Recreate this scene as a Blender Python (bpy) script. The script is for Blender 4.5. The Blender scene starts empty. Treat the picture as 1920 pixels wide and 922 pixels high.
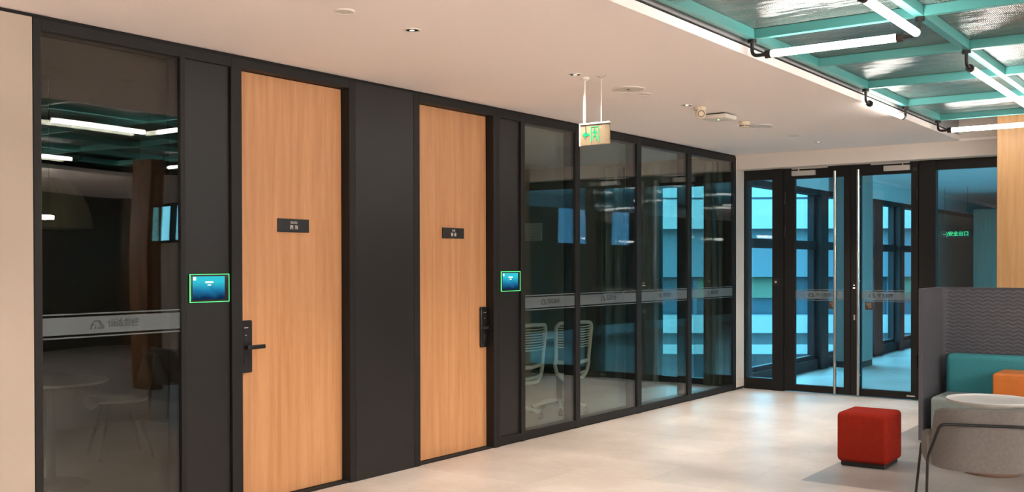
import bpy, bmesh, math, random
from mathutils import Vector, Matrix
random.seed(4)
PI = math.pi
C = bpy.context.scene.collection
sc = bpy.context.scene

# ------------------------------------------------------------------ camera
YAW, FPX, CYP, PITCH, ROLL, EYE = 0.6279, 1943.3, 514.03, -0.0098, -0.0021, 1.555
cd = bpy.data.cameras.new('camera'); cam = bpy.data.objects.new('camera', cd); C.objects.link(cam)
Fv = Vector((-math.sin(YAW)*math.cos(PITCH), math.cos(YAW)*math.cos(PITCH), math.sin(PITCH)))
Rv = Vector((math.cos(YAW), math.sin(YAW), 0)); Uv = Rv.cross(Fv)
R2 = Rv*math.cos(ROLL)+Uv*math.sin(ROLL); U2 = Uv*math.cos(ROLL)-Rv*math.sin(ROLL)
M = Matrix((R2, U2, -Fv)).transposed().to_4x4(); M.translation = Vector((0, 0, EYE))
cam.matrix_world = M
cd.sensor_fit = 'HORIZONTAL'; cd.sensor_width = 36; cd.lens = 36*FPX/1920
cd.shift_y = (CYP-461)/1920; cd.clip_start = .05; cd.clip_end = 300
sc.camera = cam

# ------------------------------------------------------------------ world, exposure
SKY = 6.0
w = bpy.data.worlds.new('world'); sc.world = w; w.use_nodes = True
nt = w.node_tree; nt.nodes.clear()
wo = nt.nodes.new('ShaderNodeOutputWorld'); bg = nt.nodes.new('ShaderNodeBackground')
tc = nt.nodes.new('ShaderNodeTexCoord'); sx = nt.nodes.new('ShaderNodeSeparateXYZ'); cr = nt.nodes.new('ShaderNodeValToRGB')
nt.links.new(tc.outputs['Generated'], sx.inputs[0]); nt.links.new(sx.outputs['Z'], cr.inputs[0])
cr.color_ramp.elements[0].position = 0.0; cr.color_ramp.elements[0].color = (.16, .43, .52, 1)
cr.color_ramp.elements[1].position = .6; cr.color_ramp.elements[1].color = (.13, .43, .61, 1)
nt.links.new(cr.outputs[0], bg.inputs[0]); nt.links.new(bg.outputs[0], wo.inputs[0]); bg.inputs[1].default_value = SKY
sc.view_settings.view_transform = 'Standard'; sc.view_settings.look = 'None'
sc.view_settings.gamma = 1; sc.view_settings.use_curve_mapping = False
sc.view_settings.exposure = 1.70
TUBE_E = 9.5        # radiance of the tube lamps
SPOT_W = 62.0        # power of a recessed downlight

# ------------------------------------------------------------------ materials
def nodes(name):
    m = bpy.data.materials.new(name); m.use_nodes = True
    n = m.node_tree; b = n.nodes['Principled BSDF']
    return m, n, b
def mat(name, col, rough=.5, metal=0, bump=0, bscale=200, var=0, vscale=6, spec=.5, stretch=None):
    m, n, b = nodes(name)
    b.inputs['Base Color'].default_value = (*col, 1); b.inputs['Roughness'].default_value = rough
    b.inputs['Metallic'].default_value = metal; b.inputs['Specular IOR Level'].default_value = spec
    t = n.nodes.new('ShaderNodeTexCoord'); src = t.outputs['Object']
    if stretch:
        mp = n.nodes.new('ShaderNodeMapping'); mp.inputs['Scale'].default_value = stretch
        n.links.new(src, mp.inputs[0]); src = mp.outputs[0]
    if bump:
        z = n.nodes.new('ShaderNodeTexNoise'); z.inputs['Scale'].default_value = bscale
        n.links.new(src, z.inputs['Vector'])
        bp = n.nodes.new('ShaderNodeBump'); bp.inputs['Strength'].default_value = bump; bp.inputs['Distance'].default_value = .002
        n.links.new(z.outputs[0], bp.inputs['Height']); n.links.new(bp.outputs[0], b.inputs['Normal'])
    if var:
        z = n.nodes.new('ShaderNodeTexNoise'); z.inputs['Scale'].default_value = vscale; z.inputs['Detail'].default_value = 6
        n.links.new(src, z.inputs['Vector'])
        r = n.nodes.new('ShaderNodeMapRange'); r.inputs[1].default_value = .3; r.inputs[2].default_value = .7
        r.inputs[3].default_value = 1-var; r.inputs[4].default_value = 1+var
        n.links.new(z.outputs[0], r.inputs[0])
        mx = n.nodes.new('ShaderNodeVectorMath'); mx.operation = 'SCALE'; mx.inputs[0].default_value = col
        n.links.new(r.outputs[0], mx.inputs['Scale']); n.links.new(mx.outputs[0], b.inputs['Base Color'])
    return m
def emit(name, col, s):
    m = bpy.data.materials.new(name); m.use_nodes = True; n = m.node_tree; n.nodes.clear()
    e = n.nodes.new('ShaderNodeEmission'); e.inputs[0].default_value = (*col, 1); e.inputs[1].default_value = s
    o = n.nodes.new('ShaderNodeOutputMaterial'); n.links.new(e.outputs[0], o.inputs[0]); return m
def glass(name, tint, gain=1.0):
    """thin architectural pane: tinted straight-through part plus Fresnel mirror part"""
    m = bpy.data.materials.new(name); m.use_nodes = True; n = m.node_tree; n.nodes.clear()
    o = n.nodes.new('ShaderNodeOutputMaterial'); mix = n.nodes.new('ShaderNodeMixShader')
    tr = n.nodes.new('ShaderNodeBsdfTransparent'); tr.inputs[0].default_value = (*tint, 1)
    gl = n.nodes.new('ShaderNodeBsdfGlossy'); gl.inputs['Roughness'].default_value = 0.0
    geo = n.nodes.new('ShaderNodeNewGeometry'); mr = n.nodes.new('ShaderNodeMapRange')
    mr.inputs[3].default_value = 1.5; mr.inputs[4].default_value = 1/1.5
    fr = n.nodes.new('ShaderNodeFresnel'); mu = n.nodes.new('ShaderNodeMath'); mu.operation = 'MULTIPLY'; mu.use_clamp = True
    mu.inputs[1].default_value = gain
    n.links.new(geo.outputs['Backfacing'], mr.inputs[0]); n.links.new(mr.outputs[0], fr.inputs['IOR'])
    # slight waviness of toughened glass
    t = n.nodes.new('ShaderNodeTexCoord'); z = n.nodes.new('ShaderNodeTexNoise'); z.inputs['Scale'].default_value = 1.3; z.inputs['Detail'].default_value = 0
    bp = n.nodes.new('ShaderNodeBump'); bp.inputs['Strength'].default_value = .5; bp.inputs['Distance'].default_value = .004
    n.links.new(t.outputs['Object'], z.inputs['Vector']); n.links.new(z.outputs[0], bp.inputs['Height'])
    n.links.new(bp.outputs[0], gl.inputs['Normal'])
    n.links.new(fr.outputs[0], mu.inputs[0]); n.links.new(mu.outputs[0], mix.inputs[0])
    n.links.new(tr.outputs[0], mix.inputs[1]); n.links.new(gl.outputs[0], mix.inputs[2]); n.links.new(mix.outputs[0], o.inputs[0])
    return m
def wood(name, c1, c2, rough=.45):
    m, n, b = nodes(name)
    t = n.nodes.new('ShaderNodeTexCoord'); mp = n.nodes.new('ShaderNodeMapping'); mp.inputs['Scale'].default_value = (14, 14, .55)
    z = n.nodes.new('ShaderNodeTexNoise'); z.inputs['Scale'].default_value = 1.6; z.inputs['Detail'].default_value = 9; z.inputs['Distortion'].default_value = .6
    mp2 = n.nodes.new('ShaderNodeMapping'); mp2.inputs['Scale'].default_value = (60, 60, 3)
    z2 = n.nodes.new('ShaderNodeTexNoise'); z2.inputs['Scale'].default_value = 3; z2.inputs['Detail'].default_value = 4
    r = n.nodes.new('ShaderNodeValToRGB')
    r.color_ramp.elements[0].position = .3; r.color_ramp.elements[0].color = (*c1, 1)
    r.color_ramp.elements[1].position = .68; r.color_ramp.elements[1].color = (*c2, 1)
    ad = n.nodes.new('ShaderNodeMath'); ad.operation = 'MULTIPLY_ADD'; ad.inputs[1].default_value = .35
    n.links.new(t.outputs['Object'], mp.inputs[0]); n.links.new(mp.outputs[0], z.inputs['Vector'])
    n.links.new(t.outputs['Object'], mp2.inputs[0]); n.links.new(mp2.outputs[0], z2.inputs['Vector'])
    sb = n.nodes.new('ShaderNodeMath'); sb.operation = 'SUBTRACT'; sb.inputs[1].default_value = .5
    n.links.new(z2.outputs[0], sb.inputs[0]); n.links.new(sb.outputs[0], ad.inputs[0]); n.links.new(z.outputs[0], ad.inputs[2])
    n.links.new(ad.outputs[0], r.inputs[0]); n.links.new(r.outputs[0], b.inputs['Base Color'])
    b.inputs['Roughness'].default_value = rough
    return m

MT = dict(
    frame=mat('charcoal_metal', (.0105, .0098, .0096), .5, 0, .05, 300, 0, 6, .28),
    gap_shade=mat('shaded_gap', (.003, .003, .003), .8),  # near-black fill standing in for the shade inside narrow gaps
    panel=mat('charcoal_panel', (.0145, .014, .0145), .38, 0, .08, 500, .06, 3, .32),
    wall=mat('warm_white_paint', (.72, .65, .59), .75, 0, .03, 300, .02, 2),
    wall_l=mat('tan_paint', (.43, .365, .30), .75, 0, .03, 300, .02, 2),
    ceil=mat('ceiling_paint', (.93, .855, .825), .85, 0, .02, 300),
    gboard=mat('grey_edge_board', (.30, .31, .31), .6),
    dark=mat('dark_plenum', (.02, .022, .022), .9),
    wood=wood('oak_veneer', (.45, .208, .086), (.57, .293, .135)),
    wood2=wood('oak_cladding', (.56, .30, .12), (.68, .39, .17)),
    teal=mat('teal_paint', (.080, .315, .30), .35, 0, .03, 200),
    steel=mat('brushed_steel', (.62, .58, .54), .28, 1, .1, 60, 0, 6, .5, (1, 1, .05)),
    alu=mat('silver_paint', (.55, .52, .49), .4, .3),
    black=mat('black_plastic', (.008, .008, .009), .3),
    blackm=mat('black_metal_tube', (.012, .011, .011), .35, .2),
    bronze=mat('dark_bronze_fitting', (.035, .025, .022), .4, .5),
    white=mat('white_plastic', (.75, .70, .64), .4),
    cream=mat('cream_plastic', (.72, .62, .47), .45),
    red=mat('red_upholstery', (.25, .019, .011), .9, 0, .35, 700, .05, 30, .05),
    grey_f=mat('warm_grey_weave', (.16, .145, .135), .9, 0, .5, 900, .10, 60),
    teal_f=mat('teal_weave', (.055, .27, .31), .9, 0, .4, 900, .06, 60, .2),
    sage_f=mat('grey_green_weave', (.22, .265, .26), .9, 0, .4, 900, .06, 60),
    orange_f=mat('orange_leather', (.68, .19, .03), .5, 0, .2, 250, .06, 20),
    rubber=mat('black_rubber', (.012, .012, .012), .7),
    tabletop=mat('white_laminate', (.62, .61, .60), .35),
    base_wood=mat('brown_metal_base', (.22, .14, .10), .4, .2),
    tube=emit('lamp_tube', (1, .93, .86), TUBE_E),
    tube_fill=emit('fill_diffuser', (1, .90, .82), 50.0),  # glow of the added fill lamps
    spot_led=emit('downlight_led', (1, .86, .68), 1.4),
    ring=emit('green_led_ring', (.12, .9, .25), .5),
    green=emit('exit_green', (.04, .90, .33), .42),
    white_e=emit('screen_white', (.75, .95, 1), .5),
    tiny=emit('reader_light', (1, .75, .6), 1.0),
    green_led=emit('green_status_light', (.3, 1, .2), 2.5),
    pane=glass('partition_glass', (.90, .93, .91), 1.5),
    pane_d=glass('partition_glass_dark', (.76, .77, .74), 1.5),
    pane_c=glass('door_glass', (.86, .93, .95), .8),
    pane_t=glass('tinted_window', (.35, .38, .45), .8),
    pane_o=glass('facade_glass', (.85, .95, .97), .8),
    ink=mat('dark_film_print', (.03, .035, .035), .6),
    curtain=mat('grey_green_curtain', (.21, .215, .18), .95, 0, .3, 80, .15, 5, .3, (10, 10, .3)),
    ccurt=mat('green_grey_wall', (.13, .17, .14), .9, 0, .2, 60, .1, 4, .3, (8, 8, .3)),
    sticker=mat('dark_sticker', (.030, .020, .016), .5),
    tan=mat('tan_print', (.22, .15, .10), .6),
    walnut=mat('dark_stained_wood', (.17, .065, .022), .5, 0, 0, 0, .15, 2, .3, (10, 10, .5)),
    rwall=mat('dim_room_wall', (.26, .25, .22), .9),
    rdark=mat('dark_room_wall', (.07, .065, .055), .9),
    mull=mat('facade_mullion', (.030, .020, .024), .6, 0, 0, 0, 0, 6, .3),
    ccol=mat('corridor_column', (.30, .28, .27), .8, 0, .05, 60, .04, 3),
    cwall=mat('corridor_white', (.72, .74, .76), .85),
    base=mat('dark_skirting', (.02, .02, .02), .5),
    chairw=mat('pale_grey_plastic', (.72, .71, .66), .4),
    mesh=mat('charcoal_mesh', (.05, .055, .055), .85),
    shade=mat('ribbed_lamp_shade', (.66, .64, .50), .6),
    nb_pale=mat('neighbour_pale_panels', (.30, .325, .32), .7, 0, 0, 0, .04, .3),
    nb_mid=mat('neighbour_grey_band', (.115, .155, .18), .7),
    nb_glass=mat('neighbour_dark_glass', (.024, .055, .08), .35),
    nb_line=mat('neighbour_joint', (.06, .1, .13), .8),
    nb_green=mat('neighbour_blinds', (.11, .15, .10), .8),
    roof=mat('dark_roofing', (.02, .03, .045), .8, 0, 0, 0, .1, .5),
)

# floor: large warm stone-look vinyl, greyer inlay in the lounge corner
def floor_mat(name, inlay):
    m, n, b = nodes(name)
    L = n.links.new
    t = n.nodes.new('ShaderNodeTexCoord'); P = t.outputs['Object']
    z1 = n.nodes.new('ShaderNodeTexNoise'); z1.inputs['Scale'].default_value = 1.1; z1.inputs['Detail'].default_value = 8; z1.inputs['Roughness'].default_value = .62
    z2 = n.nodes.new('ShaderNodeTexNoise'); z2.inputs['Scale'].default_value = 22; z2.inputs['Detail'].default_value = 5
    br = n.nodes.new('ShaderNodeTexBrick'); br.inputs['Scale'].default_value = 1.0; br.offset = .5
    br.inputs['Brick Width'].default_value = 1.2; br.inputs['Row Height'].default_value = .6; br.inputs['Mortar Size'].default_value = .0018
    br.inputs['Color1'].default_value = (.0, .0, .0, 1); br.inputs['Color2'].default_value = (1, 1, 1, 1); br.inputs['Mortar'].default_value = (0, 0, 0, 1)
    for q in (z1, z2, br): L(P, q.inputs['Vector'])
    r = n.nodes.new('ShaderNodeValToRGB'); e = r.color_ramp.elements
    e[0].position = .28; e[0].color = (.40, .345, .305, 1); e[1].position = .68; e[1].color = (.61, .555, .515, 1)
    L(z1.outputs[0], r.inputs[0])
    sm = n.nodes.new('ShaderNodeMapRange'); sm.inputs[3].default_value = .90; sm.inputs[4].default_value = 1.10; L(z2.outputs[0], sm.inputs[0])
    tm = n.nodes.new('ShaderNodeMapRange'); tm.inputs[3].default_value = .93; tm.inputs[4].default_value = 1.05; L(br.outputs['Color'], tm.inputs[0])
    jm = n.nodes.new('ShaderNodeMapRange'); jm.inputs[3].default_value = 1; jm.inputs[4].default_value = .72; L(br.outputs['Fac'], jm.inputs[0])
    a = n.nodes.new('ShaderNodeMath'); a.operation = 'MULTIPLY'; L(sm.outputs[0], a.inputs[0]); L(tm.outputs[0], a.inputs[1])
    a2 = n.nodes.new('ShaderNodeMath'); a2.operation = 'MULTIPLY'; L(a.outputs[0], a2.inputs[0]); L(jm.outputs[0], a2.inputs[1])
    col = r.outputs[0]
    if inlay:
        s = n.nodes.new('ShaderNodeSeparateXYZ'); L(P, s.inputs[0])
        gx = n.nodes.new('ShaderNodeMath'); gx.operation = 'GREATER_THAN'; gx.inputs[1].default_value = -2.69; L(s.outputs['X'], gx.inputs[0])
        gy = n.nodes.new('ShaderNodeMath'); gy.operation = 'GREATER_THAN'; gy.inputs[1].default_value = 7.22; L(s.outputs['Y'], gy.inputs[0])
        g = n.nodes.new('ShaderNodeMath'); g.operation = 'MULTIPLY'; L(gx.outputs[0], g.inputs[0]); L(gy.outputs[0], g.inputs[1])
        gr = n.nodes.new('ShaderNodeValToRGB'); ge = gr.color_ramp.elements
        ge[0].position = .28; ge[0].color = (.20, .185, .175, 1); ge[1].position = .66; ge[1].color = (.34, .315, .30, 1)
        L(z1.outputs[0], gr.inputs[0])
        mx = n.nodes.new('ShaderNodeMix'); mx.data_type = 'RGBA'; L(g.outputs[0], mx.inputs[0]); L(col, mx.inputs[6]); L(gr.outputs[0], mx.inputs[7]); col = mx.outputs[2]
    v = n.nodes.new('ShaderNodeVectorMath'); v.operation = 'SCALE'; L(col, v.inputs[0]); L(a2.outputs[0], v.inputs['Scale'])
    L(v.outputs[0], b.inputs['Base Color'])
    rr = n.nodes.new('ShaderNodeMapRange'); rr.inputs[3].default_value = .30; rr.inputs[4].default_value = .48; L(z1.outputs[0], rr.inputs[0]); L(rr.outputs[0], b.inputs['Roughness'])
    bp = n.nodes.new('ShaderNodeBump'); bp.inputs['Strength'].default_value = .08; bp.inputs['Distance'].default_value = .002
    L(z2.outputs[0], bp.inputs['Height']); L(bp.outputs[0], b.inputs['Normal'])
    return m
MT['floor'] = floor_mat('stone_look_floor', True)
MT['cfloor'] = floor_mat('corridor_floor', False)

# ribbed translucent sheet above the teal grid
def poly_mat():
    m, n, b = nodes('ribbed_polycarbonate'); L = n.links.new
    b.inputs['Base Color'].default_value = (.15, .185, .175, 1); b.inputs['Roughness'].default_value = .17; b.inputs['Specular IOR Level'].default_value = .9
    t = n.nodes.new('ShaderNodeTexCoord')
    wv = n.nodes.new('ShaderNodeTexWave'); wv.wave_type = 'BANDS'; wv.bands_direction = 'X'; wv.inputs['Scale'].default_value = 28; wv.inputs['Distortion'].default_value = .2
    z = n.nodes.new('ShaderNodeTexNoise'); z.inputs['Scale'].default_value = 2.2; z.inputs['Detail'].default_value = 3
    mp = n.nodes.new('ShaderNodeMapping'); mp.inputs['Scale'].default_value = (1, 4, 1); L(t.outputs['Object'], mp.inputs[0]); L(mp.outputs[0], z.inputs['Vector'])
    L(t.outputs['Object'], wv.inputs['Vector'])
    b1 = n.nodes.new('ShaderNodeBump'); b1.inputs['Strength'].default_value = .55; b1.inputs['Distance'].default_value = .002; L(wv.outputs['Fac'], b1.inputs['Height'])
    b2 = n.nodes.new('ShaderNodeBump'); b2.inputs['Strength'].default_value = .6; b2.inputs['Distance'].default_value = .03; L(z.outputs[0], b2.inputs['Height']); L(b1.outputs[0], b2.inputs['Normal'])
    L(b2.outputs[0], b.inputs['Normal'])
    tr = n.nodes.new('ShaderNodeBsdfTransparent'); tr.inputs[0].default_value = (.75, .9, .86, 1)
    mx = n.nodes.new('ShaderNodeMixShader'); mx.inputs[0].default_value = .82
    o = n.nodes['Material Output']; L(tr.outputs[0], mx.inputs[1]); L(b.outputs[0], mx.inputs[2]); L(mx.outputs[0], o.inputs[0])
    return m
MT['poly'] = poly_mat()
# frosted film band on the glass
def film_mat():
    m, n, b = nodes('frosted_film'); L = n.links.new
    b.inputs['Base Color'].default_value = (.17, .205, .22, 1); b.inputs['Roughness'].default_value = .5
    tr = n.nodes.new('ShaderNodeBsdfTransparent'); mx = n.nodes.new('ShaderNodeMixShader'); mx.inputs[0].default_value = .42
    o = n.nodes['Material Output']; L(tr.outputs[0], mx.inputs[1]); L(b.outputs[0], mx.inputs[2]); L(mx.outputs[0], o.inputs[0])
    return m
MT['film'] = film_mat()
# felt screen with stitched zigzag ripples
def felt_mat(rip):
    m, n, b = nodes('grey_felt_ripple' if rip else 'grey_felt'); L = n.links.new
    b.inputs['Roughness'].default_value = .95; b.inputs['Base Color'].default_value = (.10, .097, .112, 1)
    t = n.nodes.new('ShaderNodeTexCoord')
    z = n.nodes.new('ShaderNodeTexNoise'); z.inputs['Scale'].default_value = 500; L(t.outputs['Object'], z.inputs['Vector'])
    bp = n.nodes.new('ShaderNodeBump'); bp.inputs['Strength'].default_value = .3; bp.inputs['Distance'].default_value = .001; L(z.outputs[0], bp.inputs['Height'])
    last = bp
    if rip:
        s = n.nodes.new('ShaderNodeSeparateXYZ'); L(t.outputs['Object'], s.inputs[0])
        def mth(op, a, bb=None, c=None):
            q = n.nodes.new('ShaderNodeMath'); q.operation = op
            for i, v in enumerate((a, bb, c)):
                if v is None: continue
                if isinstance(v, (int, float)): q.inputs[i].default_value = v
                else: L(v, q.inputs[i])
            return q.outputs[0]
        zig = mth('PINGPONG', s.outputs['X'], .042)
        ph = mth('MULTIPLY_ADD', zig, .42, s.outputs['Z'])
        wv = mth('SINE', mth('MULTIPLY', ph, 2*PI/.034))
        wv = mth('MULTIPLY_ADD', wv, .5, .5)
        b2 = n.nodes.new('ShaderNodeBump'); b2.inputs['Strength'].default_value = 1.0; b2.inputs['Distance'].default_value = .0035
        L(wv, b2.inputs['Height']); L(bp.outputs[0], b2.inputs['Normal']); last = b2
    L(last.outputs[0], b.inputs['Normal'])
    return m
MT['felt'] = felt_mat(False); MT['felt_r'] = felt_mat(True)
def screen_mat():
    m = bpy.data.materials.new('tablet_screen'); m.use_nodes = True; n = m.node_tree; n.nodes.clear(); L = n.links.new
    t = n.nodes.new('ShaderNodeTexCoord'); s = n.nodes.new('ShaderNodeSeparateXYZ'); L(t.outputs['Object'], s.inputs[0])
    z = n.nodes.new('ShaderNodeTexNoise'); z.inputs['Scale'].default_value = 14; L(t.outputs['Object'], z.inputs['Vector'])
    mr = n.nodes.new('ShaderNodeMapRange'); mr.inputs[1].default_value = -.07; mr.inputs[2].default_value = .07; L(s.outputs['Z'], mr.inputs[0])
    ad = n.nodes.new('ShaderNodeMath'); ad.operation = 'MULTIPLY_ADD'; ad.inputs[1].default_value = .3; L(z.outputs[0], ad.inputs[0]); L(mr.outputs[0], ad.inputs[2])
    r = n.nodes.new('ShaderNodeValToRGB'); e = r.color_ramp.elements
    e[0].position = .2; e[0].color = (.003, .012, .04, 1); e[1].position = 1.1 if False else 1.0; e[1].color = (.02, .30, .36, 1)
    k = e.new(.55); k.color = (.008, .10, .20, 1)
    L(ad.outputs[0], r.inputs[0]); em = n.nodes.new('ShaderNodeEmission'); L(r.outputs[0], em.inputs[0]); em.inputs[1].default_value = .6
    o = n.nodes.new('ShaderNodeOutputMaterial'); L(em.outputs[0], o.inputs[0]); return m
MT['screen'] = screen_mat()
def acrylic():
    m, n, b = nodes('clear_acrylic'); L = n.links.new
    b.inputs['Base Color'].default_value = (.20, .16, .11, 1); b.inputs['Roughness'].default_value = .12
    tr = n.nodes.new('ShaderNodeBsdfTransparent'); tr.inputs[0].default_value = (.9, .88, .82, 1); mx = n.nodes.new('ShaderNodeMixShader'); mx.inputs[0].default_value = .5
    o = n.nodes['Material Output']; L(tr.outputs[0], mx.inputs[1]); L(b.outputs[0], mx.inputs[2]); L(mx.outputs[0], o.inputs[0])
    return m
MT['acrylic'] = acrylic()

# ------------------------------------------------------------------ mesh helpers
class MB:
    def __init__(s): s.bm = bmesh.new()
    def box(s, x0, x1, y0, y1, z0, z1, bev=0, seg=2, rot=None, piv=None):
        r = bmesh.ops.create_cube(s.bm, size=1)
        vs = r['verts']
        for v in vs:
            v.co = Vector(((x0+x1)/2+v.co.x*(x1-x0), (y0+y1)/2+v.co.y*(y1-y0), (z0+z1)/2+v.co.z*(z1-z0)))
        if bev:
            es = list({e for v in vs for e in v.link_edges})
            rr = bmesh.ops.bevel(s.bm, geom=es, offset=bev, segments=seg, affect='EDGES', profile=.5)
            vs = list({v for f in rr['faces'] for v in f.verts} | {v for v in vs if v.is_valid})
        if rot is not None:
            bmesh.ops.rotate(s.bm, verts=vs, cent=piv or (0, 0, 0), matrix=rot)
        return s
    def cyl(s, p0, p1, r0, r1=None, n=16, cap=True):
        p0, p1 = Vector(p0), Vector(p1); d = p1-p0; r1 = r0 if r1 is None else r1
        q = d.to_track_quat('Z', 'Y').to_matrix()
        a = [s.bm.verts.new(p0+q@Vector((r0*math.cos(2*PI*i/n), r0*math.sin(2*PI*i/n), 0))) for i in range(n)]
        b = [s.bm.verts.new(p1+q@Vector((r1*math.cos(2*PI*i/n), r1*math.sin(2*PI*i/n), 0))) for i in range(n)]
        for i in range(n): s.bm.faces.new((a[i], a[(i+1) % n], b[(i+1) % n], b[i]))
        if cap: s.bm.faces.new(a[::-1]); s.bm.faces.new(b)
        return s
    def tube(s, pts, r, n=10, rad=None):
        """swept round bar along pts, corners rounded by radius rad"""
        P = [Vector(p) for p in pts]
        if rad:
            Q = [P[0]]
            for i in range(1, len(P)-1):
                a, b, c = P[i-1], P[i], P[i+1]; u = (a-b).normalized(); v = (c-b).normalized()
                k = min(rad, (a-b).length*.49, (c-b).length*.49)
                for j in range(7):
                    t = j/6; Q.append((b+u*k)*(1-t)**2+b*2*t*(1-t)+(b+v*k)*t*t)
            Q.append(P[-1]); P = Q
        up = None; prev = None
        for i, p in enumerate(P):
            d = (P[min(i+1, len(P)-1)]-P[max(i-1, 0)]).normalized()
            if up is None: up = d.orthogonal().normalized()
            else: up = (up-d*up.dot(d)).normalized()
            sd = d.cross(up)
            ring = [s.bm.verts.new(p+up*(r*math.cos(2*PI*k/n))+sd*(r*math.sin(2*PI*k/n))) for k in range(n)]
            if prev:
                for k in range(n): s.bm.faces.new((prev[k], prev[(k+1) % n], ring[(k+1) % n], ring[k]))
            else: s.bm.faces.new(ring[::-1])
            prev = ring
        s.bm.faces.new(prev); return s
    def lathe(s, prof, c=(0, 0, 0), n=40):
        prev = None; c = Vector(c)
        for r, z in prof:
            ring = [s.bm.verts.new(c+Vector((max(r, 1e-4)*math.cos(2*PI*k/n), max(r, 1e-4)*math.sin(2*PI*k/n), z))) for k in range(n)]
            if prev:
                for k in range(n): s.bm.faces.new((prev[k], prev[(k+1) % n], ring[(k+1) % n], ring[k]))
            else: s.bm.faces.new(ring[::-1])
            prev = ring
        s.bm.faces.new(prev); return s
    def prism(s, poly, d0, d1, axis='y'):
        """poly: (a,b) outline; extruded along axis from d0 to d1. y: a->x b->z ; x: a->y b->z ; z: a->x b->y"""
        f = {'y': lambda a, b, d: (a, d, b), 'x': lambda a, b, d: (d, a, b), 'z': lambda a, b, d: (a, b, d)}[axis]
        A = [s.bm.verts.new(f(a, b, d0)) for a, b in poly]; B = [s.bm.verts.new(f(a, b, d1)) for a, b in poly]
        n = len(poly)
        s.bm.faces.new(A[::-1]); s.bm.faces.new(B)
        for i in range(n): s.bm.faces.new((A[i], A[(i+1) % n], B[(i+1) % n], B[i]))
        return s
    def grid(s, fn, nu, nv, th):
        """thick sheet; fn(u,v)->(point, normal)"""
        def layer(k):
            L = []
            for i in range(nu+1):
                row = []
                for j in range(nv+1):
                    p, nn = fn(i/nu, j/nv); row.append(s.bm.verts.new(Vector(p)+Vector(nn)*k))
                L.append(row)
            return L
        A, B = layer(th/2), layer(-th/2)
        for i in range(nu):
            for j in range(nv):
                s.bm.faces.new((A[i][j], A[i+1][j], A[i+1][j+1], A[i][j+1]))
                s.bm.faces.new((B[i][j], B[i][j+1], B[i+1][j+1], B[i+1][j]))
        for i in range(nu):
            s.bm.faces.new((A[i][0], B[i][0], B[i+1][0], A[i+1][0])); s.bm.faces.new((A[i][nv], A[i+1][nv], B[i+1][nv], B[i][nv]))
        for j in range(nv):
            s.bm.faces.new((A[0][j], A[0][j+1], B[0][j+1], B[0][j])); s.bm.faces.new((A[nu][j], B[nu][j], B[nu][j+1], A[nu][j+1]))
        return s
    def build(s, name, m, parent=None, smooth=False, kind=None, origin=None, label=None, sub=0):
        bmesh.ops.recalc_face_normals(s.bm, faces=s.bm.faces[:])
        me = bpy.data.meshes.new(name)
        o = None
        if origin is None and parent is None:
            vs = [v.co for v in s.bm.verts]
            lo = Vector([min(v[i] for v in vs) for i in range(3)]); hi = Vector([max(v[i] for v in vs) for i in range(3)])
            origin = ((lo.x+hi.x)/2, (lo.y+hi.y)/2, lo.z)
            if kind == 'structure': origin = (0, 0, 0)
        if origin is not None: bmesh.ops.translate(s.bm, verts=s.bm.verts[:], vec=-Vector(origin))
        s.bm.to_mesh(me); s.bm.free(); me.materials.append(MT[m] if isinstance(m, str) else m)
        if smooth:
            for p in me.polygons: p.use_smooth = True
            me.set_sharp_from_angle(angle=math.radians(38))
        o = bpy.data.objects.new(name, me); C.objects.link(o)
        if parent is not None: o.parent = parent
        if origin is not None: o.location = origin
        if kind: o['kind'] = kind
        if label: o['label'] = label
        if sub:
            md = o.modifiers.new('s', 'SUBSURF'); md.levels = sub; md.render_levels = sub
        return o
def box(name, m, a, parent=None, kind=None, bev=0, seg=2, label=None, smooth=False):
    return MB().box(*a, bev=bev, seg=seg).build(name, m, parent, kind=kind, label=label, smooth=smooth)
def empty(name, loc, rz=0, label=None, cat=None, group=None, kind=None):
    o = bpy.data.objects.new(name, None); C.objects.link(o); o.location = loc; o.rotation_euler = (0, 0, rz); o.empty_display_size = .1
    return tag(o, label, cat, group, kind)
def tag(o, label=None, cat=None, group=None, kind=None):
    if label: o['label'] = label
    if cat: o['category'] = cat
    if group: o['group'] = group
    if kind: o['kind'] = kind
    return o
def copy_tree(o, parent=None):
    c = o.copy(); C.objects.link(c); c.parent = parent
    for ch in [q for q in bpy.data.objects if q.parent == o]: copy_tree(ch, c)
    return c
def text_mesh(body, size, name, m, parent, loc, rot, depth=.0006, align='CENTER', kind=None):
    cu = bpy.data.curves.new('t', 'FONT'); cu.body = body; cu.size = size; cu.extrude = depth; cu.align_x = align; cu.align_y = 'CENTER'
    cu.offset = size*.008
    ob = bpy.data.objects.new('t', cu); C.objects.link(ob)
    bpy.context.view_layer.update()
    dg = bpy.context.evaluated_depsgraph_get()
    me = bpy.data.meshes.new_from_object(ob.evaluated_get(dg)); bpy.data.objects.remove(ob)
    me.materials.clear(); me.materials.append(MT[m])
    o = bpy.data.objects.new(name, me); C.objects.link(o); o.parent = parent; o.location = loc; o.rotation_euler = rot
    if kind: o['kind'] = kind
    return o
ROT_X = (PI/2, 0, PI/2)      # text facing +x
ROT_Y = (PI/2, 0, 0)         # text facing -y
ST = 'structure'

# ------------------------------------------------------------------ numbers of the room
XL = -5.26; H = 2.884; YE = 12.175; YH = 11.964; XR = 7.2; YB = -4.5; XF = -2.68
GR_Z = 2.97
GX = [-2.63, -1.61, -.59, .43, 1.45, 2.47]
GY = [1.595, 2.75, 3.905, 5.06, 6.215, 7.37, 8.525, 9.68, 10.835]

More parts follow.
